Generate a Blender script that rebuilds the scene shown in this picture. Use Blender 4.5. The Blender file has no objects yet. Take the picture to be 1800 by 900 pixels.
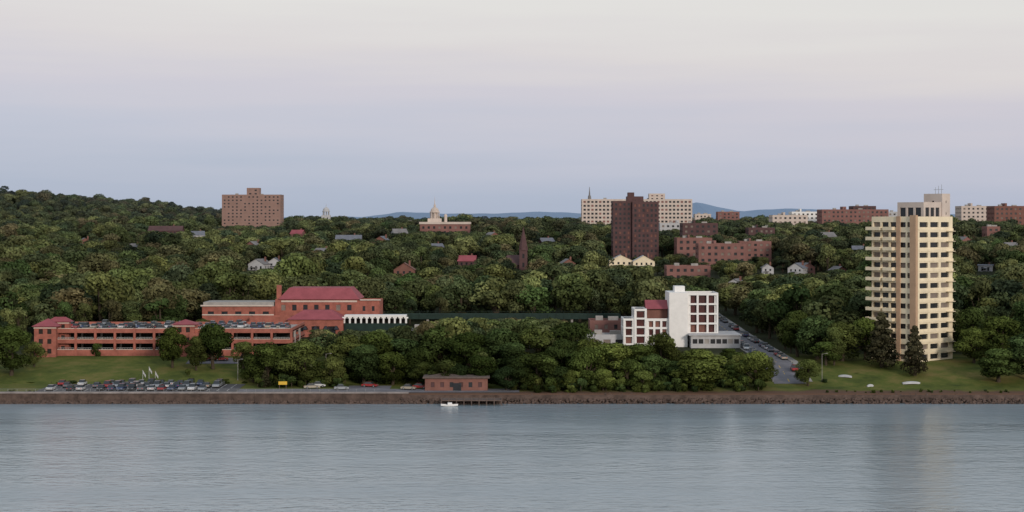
import bpy, math, random
import numpy as np
from mathutils import Vector, Matrix
random.seed(7); rng=np.random.default_rng(7)
scene=bpy.context.scene
CAMH=50.0; F=3000.0; HY=385.0
def wx(px,Y): return (px-900.0)*Y/F
def wz(py,Y): return CAMH-(py-HY)*Y/F
def m_(px,Y): return px*Y/F
def ss(a,b,x):
    t=np.clip((x-a)/(b-a),0,1); return t*t*(3-2*t)
# ---------------------------------------------------------------- terrain height
def hz(x,y):
    x=np.asarray(x,float); y=np.asarray(y,float)
    L=np.interp(y,[455,463.2,464.2,488,500,525,600,680,800,1000,1200,1500,1900,3000,60000],
                  [-6,-3,2.5,2.8,5.0,8.0,9.0,11,16,25.5,32,35,33,26,20])
    R=np.interp(y,[455,463.2,464.2,475,490,505,525,600,680,800,1000,1200,1500,1900,3000,60000],
                  [-6,-3,2.5,3.3,5.9,7.8,8.1,9.0,11,16,25.5,32,35,33,26,20])
    t=ss(-15,45,x); z=L*(1-t)+R*t
    hill=np.interp(x,[-4000,-900,-570,-443,-380,-323,-270],[56,43,31.5,18.5,8.5,1,0])
    z=z+hill*ss(1250,1850,y)*(1-ss(2300,3600,y))
    z=z+np.where(y>600,1.0,0)*ss(600,900,y)*(1.5*np.sin(x*0.017+1)*np.sin(y*0.013)+1.2*np.sin(x*0.031+y*0.02))
    return z
def gz(x,y): return float(hz(x,y))
# ---------------------------------------------------------------- materials
def mat(name,col,rough=0.85,var=0.15,scale=0.4,col2=None,metal=0.0,spec=0.3,fine=0.0):
    m=bpy.data.materials.new(name); m.use_nodes=True; nt=m.node_tree; n=nt.nodes; l=nt.links
    b=n['Principled BSDF']; b.inputs['Roughness'].default_value=rough; b.inputs['Metallic'].default_value=metal
    b.inputs['Specular IOR Level'].default_value=spec
    tc=n.new('ShaderNodeNewGeometry'); no=n.new('ShaderNodeTexNoise'); no.inputs['Scale'].default_value=scale; no.inputs['Detail'].default_value=6
    no.inputs['Roughness'].default_value=0.65
    l.new(tc.outputs['Position'],no.inputs['Vector'])
    r=n.new('ShaderNodeValToRGB'); r.color_ramp.elements[0].position=0.3; r.color_ramp.elements[1].position=0.7
    c2=col2 or tuple(min(1,c*(1+var)) for c in col)
    r.color_ramp.elements[0].color=(*[c*(1-var) for c in col],1); r.color_ramp.elements[1].color=(*c2,1)
    l.new(no.outputs['Fac'],r.inputs['Fac']); l.new(r.outputs['Color'],b.inputs['Base Color'])
    return m
M={}
M['brick']=mat('red_brick',(0.33,0.115,0.085),var=0.3,scale=0.5)
M['brick2']=mat('brown_brick',(0.20,0.095,0.075),var=0.2,scale=0.3)
M['brickd']=mat('dark_brown_brick',(0.10,0.055,0.055),var=0.2,scale=0.3)
M['brickfar']=mat('hazed_brick',(0.23,0.115,0.10),var=0.2,scale=0.2)  # desaturated brick: distance haze put into the wall colour
M['tan']=mat('tan_brick',(0.29,0.185,0.155),var=0.12,scale=0.15)
M['pier']=mat('ochre_brick',(0.48,0.32,0.21),var=0.12,scale=0.3)
M['cream']=mat('cream_panel',(0.80,0.69,0.50),var=0.12,scale=0.4)
M['cream2']=mat('pale_concrete',(0.58,0.49,0.43),var=0.12,scale=0.2)
M['white']=mat('white_paint',(0.80,0.79,0.77),var=0.07,scale=0.5)
M['offw']=mat('grey_white_render',(0.46,0.46,0.47),var=0.15,scale=0.5)
M['conc']=mat('concrete',(0.34,0.32,0.30),var=0.2,scale=0.6)
M['roofg']=mat('grey_roofing',(0.2,0.19,0.19),var=0.2,scale=0.3)
M['roofr']=mat('red_metal_roof',(0.30,0.08,0.095),var=0.18,scale=0.3)
M['roofs']=mat('slate_roof',(0.16,0.17,0.20),var=0.2,scale=0.5)
M['glass']=mat('window_glass',(0.022,0.024,0.028),rough=0.25,var=0.4,scale=0.3,spec=0.5)
M['glassr']=mat('bronze_glass',(0.07,0.018,0.016),rough=0.3,var=0.4,scale=0.3,spec=0.4)
M['blind']=mat('window_blind',(0.22,0.18,0.155),var=0.2,scale=0.8)
M['dark']=mat('interior_shade',(0.03,0.025,0.022),var=0.3)  # near-black colour stands in for shade inside openings
M['green']=mat('green_steel',(0.012,0.030,0.024),rough=0.7,var=0.3)
M['asph']=mat('asphalt',(0.085,0.083,0.088),var=0.25,scale=0.25)
M['asphl']=mat('worn_asphalt',(0.16,0.155,0.17),var=0.25,scale=0.25)
M['paint']=mat('road_paint',(0.75,0.75,0.72),var=0.1)
M['yel']=mat('yellow_paint',(0.7,0.45,0.06),var=0.1)
M['steel']=mat('galvanised_steel',(0.30,0.31,0.32),rough=0.5,var=0.1)
M['stone']=mat('riprap_stone',(0.095,0.066,0.054),var=0.5,scale=0.5)
M['cap']=mat('seawall_cap',(0.27,0.235,0.22),var=0.35,scale=0.3)
M['wood']=mat('weathered_timber',(0.13,0.095,0.08),var=0.3,scale=1.2)
M['bark']=mat('bark',(0.06,0.045,0.03),var=0.3,scale=2)
M['copper']=mat('flag_red',(0.5,0.05,0.05))
M['hill']=mat('hazy_hills',(0.20,0.29,0.42),var=0.06,scale=0.0008)  # blue of aerial haze put into the hill colour itself
M['tyre']=mat('tyre',(0.02,0.02,0.02))
M['carglass']=mat('car_glass',(0.03,0.035,0.04),rough=0.1,spec=0.6)
def carpaint():
    m=bpy.data.materials.new('car_paint'); m.use_nodes=True; nt=m.node_tree;n=nt.nodes;l=nt.links;b=n['Principled BSDF']
    b.inputs['Roughness'].default_value=0.3; b.inputs['Coat Weight'].default_value=0.4
    o=n.new('ShaderNodeObjectInfo'); r=n.new('ShaderNodeValToRGB'); r.color_ramp.interpolation='CONSTANT'
    cs=[(0,(0.6,0.6,0.6)),(0.18,(0.30,0.32,0.34)),(0.38,(0.04,0.06,0.13)),(0.52,(0.02,0.02,0.022)),(0.66,(0.30,0.03,0.03)),(0.77,(0.14,0.15,0.16)),(0.9,(0.36,0.32,0.25))]
    while len(r.color_ramp.elements)<len(cs): r.color_ramp.elements.new(0.5)
    for e,(p,c) in zip(r.color_ramp.elements,cs): e.position=p; e.color=(*c,1)
    l.new(o.outputs['Random'],r.inputs['Fac']); l.new(r.outputs['Color'],b.inputs['Base Color']); return m
M['car']=carpaint()
def foliage(name,cols,trans=0.15,haze=False,gain=1.0):
    m=bpy.data.materials.new(name); m.use_nodes=True; nt=m.node_tree;n=nt.nodes;l=nt.links
    n.remove(n['Principled BSDF']); out=n['Material Output']
    o=n.new('ShaderNodeObjectInfo'); r=n.new('ShaderNodeValToRGB')
    while len(r.color_ramp.elements)<len(cols): r.color_ramp.elements.new(0.5)
    for i,(e,c) in enumerate(zip(r.color_ramp.elements,cols)): e.position=i/(len(cols)-1); e.color=(*c,1)
    l.new(o.outputs['Random'],r.inputs['Fac'])
    a=n.new('ShaderNodeAttribute'); a.attribute_name='tint_and_shade'
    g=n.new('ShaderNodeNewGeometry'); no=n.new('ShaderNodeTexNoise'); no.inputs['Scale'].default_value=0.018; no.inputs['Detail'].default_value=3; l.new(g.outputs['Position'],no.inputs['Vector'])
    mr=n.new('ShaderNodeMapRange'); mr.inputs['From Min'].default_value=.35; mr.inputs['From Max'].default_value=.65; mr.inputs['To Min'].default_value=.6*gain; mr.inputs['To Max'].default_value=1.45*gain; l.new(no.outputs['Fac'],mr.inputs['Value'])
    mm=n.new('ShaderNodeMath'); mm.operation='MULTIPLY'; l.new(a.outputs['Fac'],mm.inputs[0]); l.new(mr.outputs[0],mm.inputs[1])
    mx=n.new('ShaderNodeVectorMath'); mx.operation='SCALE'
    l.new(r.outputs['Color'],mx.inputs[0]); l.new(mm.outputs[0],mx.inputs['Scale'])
    res=mx.outputs[0]
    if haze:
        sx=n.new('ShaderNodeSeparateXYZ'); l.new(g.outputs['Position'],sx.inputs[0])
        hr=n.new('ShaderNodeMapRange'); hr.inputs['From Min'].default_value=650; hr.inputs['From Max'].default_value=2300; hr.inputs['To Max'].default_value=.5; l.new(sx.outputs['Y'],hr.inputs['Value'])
        hm=n.new('ShaderNodeMix'); hm.data_type='RGBA'; l.new(hr.outputs[0],hm.inputs['Factor']); l.new(res,hm.inputs['A']); hm.inputs['B'].default_value=(.075,.09,.11,1); res=hm.outputs['Result']  # distance haze blended into the leaf colour, bluer with depth
    d=n.new('ShaderNodeBsdfDiffuse'); t=n.new('ShaderNodeBsdfTranslucent'); s=n.new('ShaderNodeMixShader'); s.inputs[0].default_value=trans
    l.new(res,d.inputs['Color']); l.new(res,t.inputs['Color'])
    l.new(d.outputs[0],s.inputs[1]); l.new(t.outputs[0],s.inputs[2]); l.new(s.outputs[0],out.inputs['Surface']); return m
M['leaf']=foliage('foliage',[(0.04,0.06,0.02),(0.08,0.105,0.025),(0.045,0.075,0.03),(0.115,0.14,0.035),(0.05,0.075,0.02),(0.12,0.135,0.04)],gain=1.15)
M['leaff']=foliage('hazed_far_foliage',[(0.030,0.045,0.024),(0.085,0.105,0.034),(0.045,0.06,0.034),(0.14,0.15,0.05),(0.038,0.055,0.028),(0.085,0.095,0.04),(0.12,0.10,0.05),(0.055,0.09,0.03),(0.15,0.16,0.06),(0.04,0.06,0.028)],haze=True,gain=1.3)
M['leafc']=foliage('conifer_foliage',[(0.07,0.06,0.035),(0.055,0.06,0.03)])
M['leafl']=foliage('light_foliage',[(0.12,0.15,0.045),(0.13,0.15,0.06)])
# ---------------------------------------------------------------- mesh builder
class MB:
    def __init__(s): s.v=[];s.f=[];s.m=[]
    def face(s,pts,mi=0):
        i=len(s.v); s.v+= [tuple(p) for p in pts]; s.f.append(tuple(range(i,i+len(pts)))); s.m.append(mi)
    def box(s,x0,x1,y0,y1,z0,z1,mi=0):
        i=len(s.v); s.v+=[(x0,y0,z0),(x1,y0,z0),(x1,y1,z0),(x0,y1,z0),(x0,y0,z1),(x1,y0,z1),(x1,y1,z1),(x0,y1,z1)]
        for q in ((0,3,2,1),(4,5,6,7),(0,1,5,4),(1,2,6,5),(2,3,7,6),(3,0,4,7)):
            s.f.append(tuple(i+k for k in q)); s.m.append(mi)
    def cyl(s,cx,cy,z0,z1,r0,r1,n=10,mi=0):
        i=len(s.v)
        for z,r in ((z0,r0),(z1,r1)):
            for k in range(n):
                a=2*math.pi*(k+0.5)/n; s.v.append((cx+r*math.cos(a),cy+r*math.sin(a),z))
        for k in range(n):
            j=(k+1)%n; s.f.append((i+k,i+j,i+n+j,i+n+k)); s.m.append(mi)
        s.f.append(tuple(i+n+k for k in range(n))); s.m.append(mi)
    def limb(s,a,b,r0,r1,n=6,mi=0):
        a=Vector(a);b=Vector(b);d=(b-a).normalized(); u=d.orthogonal().normalized(); w=d.cross(u); i=len(s.v)
        for p,r in ((a,r0),(b,r1)):
            for k in range(n):
                t=2*math.pi*k/n; s.v.append(tuple(p+u*(r*math.cos(t))+w*(r*math.sin(t))))
        for k in range(n):
            j=(k+1)%n; s.f.append((i+k,i+j,i+n+j,i+n+k)); s.m.append(mi)
    def dome(s,cx,cy,z0,r,h,n=12,mi=0):
        prev=(z0,r)
        for k in range(1,6):
            t=k/5*math.pi/2; cur=(z0+h*math.sin(t),max(r*math.cos(t),0.02)); s.cyl(cx,cy,prev[0],cur[0],prev[1],cur[1],n,mi); prev=cur
    def gable(s,x0,x1,y0,y1,z0,z1,axis='x',oh=0.4,mi=0,wi=1):
        if axis=='x':
            ym=(y0+y1)/2
            for yy,sg in ((y0,-1),(y1,1)):
                e=yy+sg*oh
                s.face([(x0-oh,e,z0-0.15),(x1+oh,e,z0-0.15),(x1+oh,ym,z1),(x0-oh,ym,z1)],mi)
            for xx in (x0,x1): s.face([(xx,y0,z0),(xx,y1,z0),(xx,ym,z1-0.05)],wi)
        else:
            xm=(x0+x1)/2
            for xx,sg in ((x0,-1),(x1,1)):
                e=xx+sg*oh
                s.face([(e,y0-oh,z0-0.15),(e,y1+oh,z0-0.15),(xm,y1+oh,z1),(xm,y0-oh,z1)],mi)
            for yy in (y0,y1): s.face([(x0,yy,z0),(x1,yy,z0),(xm,yy,z1-0.05)],wi)
    def hip(s,x0,x1,y0,y1,z0,z1,oh=0.5,mi=0,inset=None):
        x0-=oh;x1+=oh;y0-=oh;y1+=oh; ins=inset if inset is not None else min(x1-x0,y1-y0)/2
        ins=min(ins,(x1-x0)/2-0.01); insy=min(ins,(y1-y0)/2-0.01)
        a=[(x0,y0,z0),(x1,y0,z0),(x1,y1,z0),(x0,y1,z0)]; b=[(x0+ins,y0+insy,z1),(x1-ins,y0+insy,z1),(x1-ins,y1-insy,z1),(x0+ins,y1-insy,z1)]
        for k in range(4):
            j=(k+1)%4; s.face([a[k],a[j],b[j],b[k]],mi)
        s.face(b,mi); s.face(a[::-1],mi)
    def facade(s,o,u,W,z0,z1,rows,cols,wf,hf,rec=0.25,wm=0,gms=(1,1,2),edge=0.0,base=0.0,skip=None):
        ox,oy=o; ux,uy=u; nx,ny=uy,-ux
        def P(a,z,d=0): return (ox+ux*a-nx*d,oy+uy*a-ny*d,z)
        if edge>0:
            s.face([P(0,z0),P(edge,z0),P(edge,z1),P(0,z1)],wm); s.face([P(W-edge,z0),P(W,z0),P(W,z1),P(W-edge,z1)],wm)
        if base>0: s.face([P(edge,z0),P(W-edge,z0),P(W-edge,z0+base),P(edge,z0+base)],wm)
        zb=z0+base; cw=(W-2*edge)/cols; ch=(z1-zb)/rows
        for r in range(rows):
            for c in range(cols):
                a0=edge+c*cw;a1=a0+cw;b0=zb+r*ch;b1=b0+ch
                if skip and skip(r,c): s.face([P(a0,b0),P(a1,b0),P(a1,b1),P(a0,b1)],wm); continue
                w0=a0+cw*(1-wf)/2;w1=a1-cw*(1-wf)/2;h0=b0+ch*(1-hf)*0.5;h1=b1-ch*(1-hf)*0.5
                s.face([P(a0,b0),P(a1,b0),P(a1,h0),P(a0,h0)],wm); s.face([P(a0,h1),P(a1,h1),P(a1,b1),P(a0,b1)],wm)
                s.face([P(a0,h0),P(w0,h0),P(w0,h1),P(a0,h1)],wm); s.face([P(w1,h0),P(a1,h0),P(a1,h1),P(w1,h1)],wm)
                s.face([P(w0,h0),P(w1,h0),P(w1,h0,rec),P(w0,h0,rec)],wm); s.face([P(w0,h1,rec),P(w1,h1,rec),P(w1,h1),P(w0,h1)],wm)
                s.face([P(w0,h0),P(w0,h0,rec),P(w0,h1,rec),P(w0,h1)],wm); s.face([P(w1,h0,rec),P(w1,h0),P(w1,h1),P(w1,h1,rec)],wm)
                g=random.choice(gms)
                s.face([P(w0,h0,rec),P(w1,h0,rec),P(w1,h1,rec),P(w0,h1,rec)],g)
    def block(s,x0,x1,y0,y1,z0,z1,fh=3.3,bay=4.0,wf=0.5,hf=0.5,rec=0.25,wm=0,gms=(1,1,2),roof=3,edge=0.6,base=0.0,par=0.7,skip=None):
        rows=max(1,round((z1-z0-base)/fh))
        for o,u,W in (((x0,y0),(1,0),x1-x0),((x1,y0),(0,1),y1-y0),((x1,y1),(-1,0),x1-x0),((x0,y1),(0,-1),y1-y0)):
            s.facade(o,u,W,z0,z1-par,rows,max(1,round((W-2*edge)/bay)),wf,hf,rec,wm,gms,edge,base,skip)
        t=0.3; zr=z1-par
        A=[(x0,y0),(x1,y0),(x1,y1),(x0,y1)]; B=[(x0+t,y0+t),(x1-t,y0+t),(x1-t,y1-t),(x0+t,y1-t)]
        for k in range(4):
            j=(k+1)%4
            s.face([(*A[k],zr),(*A[j],zr),(*A[j],z1),(*A[k],z1)],wm)
            s.face([(*A[k],z1),(*A[j],z1),(*B[j],z1),(*B[k],z1)],wm)
            s.face([(*B[k],zr),(*B[j],zr),(*B[j],z1),(*B[k],z1)],wm)
        s.face([(*b,zr) for b in B],roof)
    def obj(s,name,mats,parent=None,loc=None,rot=None):
        me=bpy.data.meshes.new(name); me.from_pydata(s.v,[],s.f); me.polygons.foreach_set('material_index',s.m)
        for m in mats: me.materials.append(M[m] if isinstance(m,str) else m)
        me.update(); o=bpy.data.objects.new(name,me); scene.collection.objects.link(o)
        if parent: o.parent=parent
        if loc: o.location=loc
        if rot is not None: o.rotation_euler=(0,0,rot)
        return o
def empty(name,loc,rot=0):
    e=bpy.data.objects.new(name,None); e.empty_display_size=2; e.location=loc; e.rotation_euler=(0,0,rot); scene.collection.objects.link(e); return e
foot=[]
def site(name,px0,px1,Y,depth,rot=0):
    x0,x1=wx(px0,Y),wx(px1,Y); cx=(x0+x1)/2; W=x1-x0; g=gz(cx,Y+depth/2)
    e=empty(name,(cx,Y,g),rot); foot.append((x0-3,x1+3,Y-4,Y+depth+3)); return e,W,g
def bld(name,px0,px1,pt,Y,depth,wall='brickfar',glass='glass',roof='roofg',blind='blind',extra=(),rot=0,**k):
    e,W,g=site(name,px0,px1,Y,depth,rot); H=wz(pt,Y)-g
    b=MB(); b.block(-W/2,W/2,0,depth,-3.5,H,**k); b.obj('walls',[wall,glass,blind,roof],e)
    for (a0,a1,p2,mw) in extra:
        q=MB(); xa=wx(a0,Y)-e.location.x; xb=wx(a1,Y)-e.location.x
        q.block(xa,xb,depth*0.25,depth*0.75,H-0.69,wz(p2,Y)-g,fh=3.5,bay=4,wf=0.4,hf=0.4); q.obj('rooftop_room',[mw,glass,blind,roof],e)
    q=MB(); q.box(-W*0.3,-W*0.3+2.5,depth*.4,depth*.4+2.5,H-0.69,H+1.2); q.box(W*0.1,W*0.1+3.5,depth*.6,depth*.6+2,H-0.69,H+0.9); q.obj('roof_plant',['conc'],e)
    return e,W,g,H
# ---------------------------------------------------------------- ground
ys=np.concatenate([[455,463.2,464.2],np.arange(468,600,4),np.arange(600,1600,20),np.arange(1600,3000,60),np.geomspace(3000,50000,24)])
xc=np.concatenate([np.arange(-320,321,8)]); xs=np.concatenate([-np.geomspace(40000,1000,16),np.arange(-980,-320,20),xc,np.arange(340,1000,20),np.geomspace(1000,40000,16)])
X,Yg=np.meshgrid(xs,ys); Z=hz(X,Yg); nc=len(xs); nr=len(ys)
me=bpy.data.meshes.new('ground'); idx=np.arange(nr*nc).reshape(nr,nc)
fs=np.stack([idx[:-1,:-1],idx[:-1,1:],idx[1:,1:],idx[1:,:-1]],-1).reshape(-1,4)
me.from_pydata(np.stack([X,Yg,Z],-1).reshape(-1,3).tolist(),[],fs.tolist()); me.update()
gr=bpy.data.objects.new('ground',me); scene.collection.objects.link(gr)
m=bpy.data.materials.new('grass_and_soil'); m.use_nodes=True; nt=m.node_tree;n=nt.nodes;l=nt.links;b=n['Principled BSDF'];b.inputs['Roughness'].default_value=0.95;b.inputs['Specular IOR Level'].default_value=0.1
geo=n.new('ShaderNodeNewGeometry')
no=n.new('ShaderNodeTexNoise');no.inputs['Scale'].default_value=0.09;no.inputs['Detail'].default_value=9;no.inputs['Roughness'].default_value=0.72;l.new(geo.outputs['Position'],no.inputs['Vector'])
r=n.new('ShaderNodeValToRGB');els=r.color_ramp.elements;els[0].position=0.32;els[0].color=(0.045,0.065,0.018,1);els[1].position=0.66;els[1].color=(0.19,0.155,0.055,1);e=els.new(0.48);e.color=(0.10,0.12,0.028,1)
l.new(no.outputs['Fac'],r.inputs['Fac'])
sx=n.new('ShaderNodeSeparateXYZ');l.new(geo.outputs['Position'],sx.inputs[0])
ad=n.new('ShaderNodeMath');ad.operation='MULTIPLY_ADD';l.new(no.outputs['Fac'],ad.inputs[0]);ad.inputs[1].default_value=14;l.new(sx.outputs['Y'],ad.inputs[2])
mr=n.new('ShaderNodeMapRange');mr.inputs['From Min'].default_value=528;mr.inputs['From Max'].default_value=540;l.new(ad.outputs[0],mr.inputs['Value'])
mx=n.new('ShaderNodeMix');mx.data_type='RGBA';l.new(mr.outputs[0],mx.inputs['Factor']);l.new(r.outputs['Color'],mx.inputs['A']);mx.inputs['B'].default_value=(0.028,0.032,0.014,1)  # forest floor; shade of the tree gaps is put into its dark colour
mr2=n.new('ShaderNodeMapRange');mr2.inputs['From Min'].default_value=477;mr2.inputs['From Max'].default_value=474;l.new(ad.outputs[0],mr2.inputs['Value'])
mx2=n.new('ShaderNodeMix');mx2.data_type='RGBA';l.new(mr2.outputs[0],mx2.inputs['Factor']);l.new(mx.outputs['Result'],mx2.inputs['A']);mx2.inputs['B'].default_value=(0.13,0.078,0.055,1)
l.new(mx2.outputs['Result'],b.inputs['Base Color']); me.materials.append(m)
# water
w=MB(); w.face([(-40000,-12000,0),(40000,-12000,0),(40000,480,0),(-40000,480,0)])
m=bpy.data.materials.new('river_water'); m.use_nodes=True; nt=m.node_tree;n=nt.nodes;l=nt.links;b=n['Principled BSDF']
b.inputs['Base Color'].default_value=(0.27,0.335,0.375,1);b.inputs['IOR'].default_value=1.33;b.inputs['Specular IOR Level'].default_value=0.5
geo=n.new('ShaderNodeNewGeometry');mp=n.new('ShaderNodeMapping');mp.inputs['Scale'].default_value=(0.35,0.6,1);l.new(geo.outputs['Position'],mp.inputs[0])
n1=n.new('ShaderNodeTexNoise');n1.inputs['Scale'].default_value=1.0;n1.inputs['Detail'].default_value=4;l.new(mp.outputs[0],n1.inputs['Vector'])
mp3=n.new('ShaderNodeMapping');mp3.inputs['Scale'].default_value=(0.05,0.12,1);mp3.inputs['Rotation'].default_value=(0,0,.12);l.new(geo.outputs['Position'],mp3.inputs[0])
n3=n.new('ShaderNodeTexNoise');n3.inputs['Scale'].default_value=1.0;n3.inputs['Detail'].default_value=5;n3.inputs['Roughness'].default_value=.6;l.new(mp3.outputs[0],n3.inputs['Vector'])
mp2=n.new('ShaderNodeMapping');mp2.inputs['Scale'].default_value=(0.006,0.03,1);l.new(geo.outputs['Position'],mp2.inputs[0])
n2=n.new('ShaderNodeTexNoise');n2.inputs['Scale'].default_value=1.0;n2.inputs['Detail'].default_value=5;l.new(mp2.outputs[0],n2.inputs['Vector'])
r=n.new('ShaderNodeMapRange');r.inputs['To Min'].default_value=0.12;r.inputs['To Max'].default_value=0.25;r.inputs['From Min'].default_value=0.35;r.inputs['From Max'].default_value=0.65;l.new(n2.outputs['Fac'],r.inputs[0]);l.new(r.outputs[0],b.inputs['Roughness'])
bp0=n.new('ShaderNodeBump');bp0.inputs['Strength'].default_value=0.6;bp0.inputs['Distance'].default_value=0.55;l.new(n3.outputs['Fac'],bp0.inputs['Height'])
bp=n.new('ShaderNodeBump');bp.inputs['Strength'].default_value=0.7;bp.inputs['Distance'].default_value=0.28;l.new(n1.outputs['Fac'],bp.inputs['Height']);l.new(bp0.outputs[0],bp.inputs['Normal']);l.new(bp.outputs[0],b.inputs['Normal'])
w.obj('river_water',[m])
# ---------------------------------------------------------------- conforming sheets
def sheet(name,x0,x1,y0,y1,matn,off=0.05,sx=4,sy=2):
    b=MB(); xs_=np.linspace(x0,x1,max(2,int((x1-x0)/sx)+1)); ys_=np.linspace(y0,y1,max(2,int((y1-y0)/sy)+1))
    for i in range(len(xs_)-1):
        for j in range(len(ys_)-1):
            b.face([(a,c,gz(a,c)+off) for a,c in ((xs_[i],ys_[j]),(xs_[i+1],ys_[j]),(xs_[i+1],ys_[j+1]),(xs_[i],ys_[j+1]))])
    return b.obj(name,[matn])
def strips(name,rects,matn,off=0.09):
    b=MB()
    for x0,x1,y0,y1 in rects:
        k=max(1,int((y1-y0)/4)); 
        for j in range(k):
            ya=y0+(y1-y0)*j/k; yb=y0+(y1-y0)*(j+1)/k
            b.face([(a,c,gz(a,c)+off) for a,c in ((x0,ya),(x1,ya),(x1,yb),(x0,yb))])
    return b.obj(name,[matn])
sheet('car_park_pavement',-131,-76,468.5,487.5,'asph',0.08)
strips('parking_bay_markings',[(x,x+0.12,y,y+4.8) for x in np.arange(-129,-78,2.8) for y in (469.5,476.5,482.2)],'paint',0.10)
sheet('shore_road',-75.8,2,466.5,475,'asphl',0.08)
strips('road_markings',[(x,x+3,470.6,470.75) for x in np.arange(-74,0,7)],'paint',0.10)
sheet('street',73.5,82.5,478,760,'asphl',0.08)
strips('street_markings',[(77.9,78.1,y,y+3) for y in np.arange(480,750,8)],'yel',0.10)
for nm,xk in (('kerb',73.3),('kerb',82.5)):
    b=MB()
    for y in np.arange(480,756,4): b.box(xk,xk+0.2,y,y+4,gz(78,y+2)-0.3,gz(78,y+2)+0.22)
    b.obj(nm,['conc'])
sheet('sidewalk',82.8,84.6,480,756,'conc',0.1)
sheet('garage_access_road',-98,-74,512.5,521,'asphl',0.1)
sheet('boat_ramp',-46,-34,464.6,483,'asphl',0.12)
# ---------------------------------------------------------------- seawall + rocks
b=MB()
xsw=np.arange(-340,341,6)
for a in xsw:
    if a<-30:
        b.box(a,a+5.96,463.4+random.uniform(-.05,.05),464.9,-1,2.6+random.uniform(-0.05,0.05),0)
        b.box(a,a+5.96,463.0,465.0,2.66,3.0+random.uniform(-.03,.03),1)
b.obj('seawall',['stone','cap'])
b=MB()
def rock(b,c,r):
    i=len(b.v); t=(1+5**.5)/2
    pts=[(-1,t,0),(1,t,0),(-1,-t,0),(1,-t,0),(0,-1,t),(0,1,t),(0,-1,-t),(0,1,-t),(t,0,-1),(t,0,1),(-t,0,-1),(-t,0,1)]
    fc=[(0,11,5),(0,5,1),(0,1,7),(0,7,10),(0,10,11),(1,5,9),(5,11,4),(11,10,2),(10,7,6),(7,1,8),(3,9,4),(3,4,2),(3,2,6),(3,6,8),(3,8,9),(4,9,5),(2,4,11),(6,2,10),(8,6,7),(9,8,1)]
    s=[random.uniform(.7,1.3) for _ in range(3)]
    for p in pts:
        q=[c[k]+p[k]/1.9*r*s[k]*random.uniform(.75,1.15) for k in range(3)]; b.v.append(tuple(q))
    for f in fc: b.f.append(tuple(i+k for k in f)); b.m.append(0)
for k in range(9000):
    x=random.uniform(-330,330); 
    if x<-30: t=random.random()*0.36; 
    else: t=random.random()*(.8+.2*math.sin(x*.07))
    y=461.2+3.6*t; z=-0.3+2.7*t+random.uniform(-.1,.1)
    rock(b,(x,y,z),random.uniform(.25,.5))
for k in range(170):
    x=-30+k*2.1; b.box(x,x+2.1,463.2,464.4,-1,2.2)
b.obj('riprap_bank',['stone'])
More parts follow.
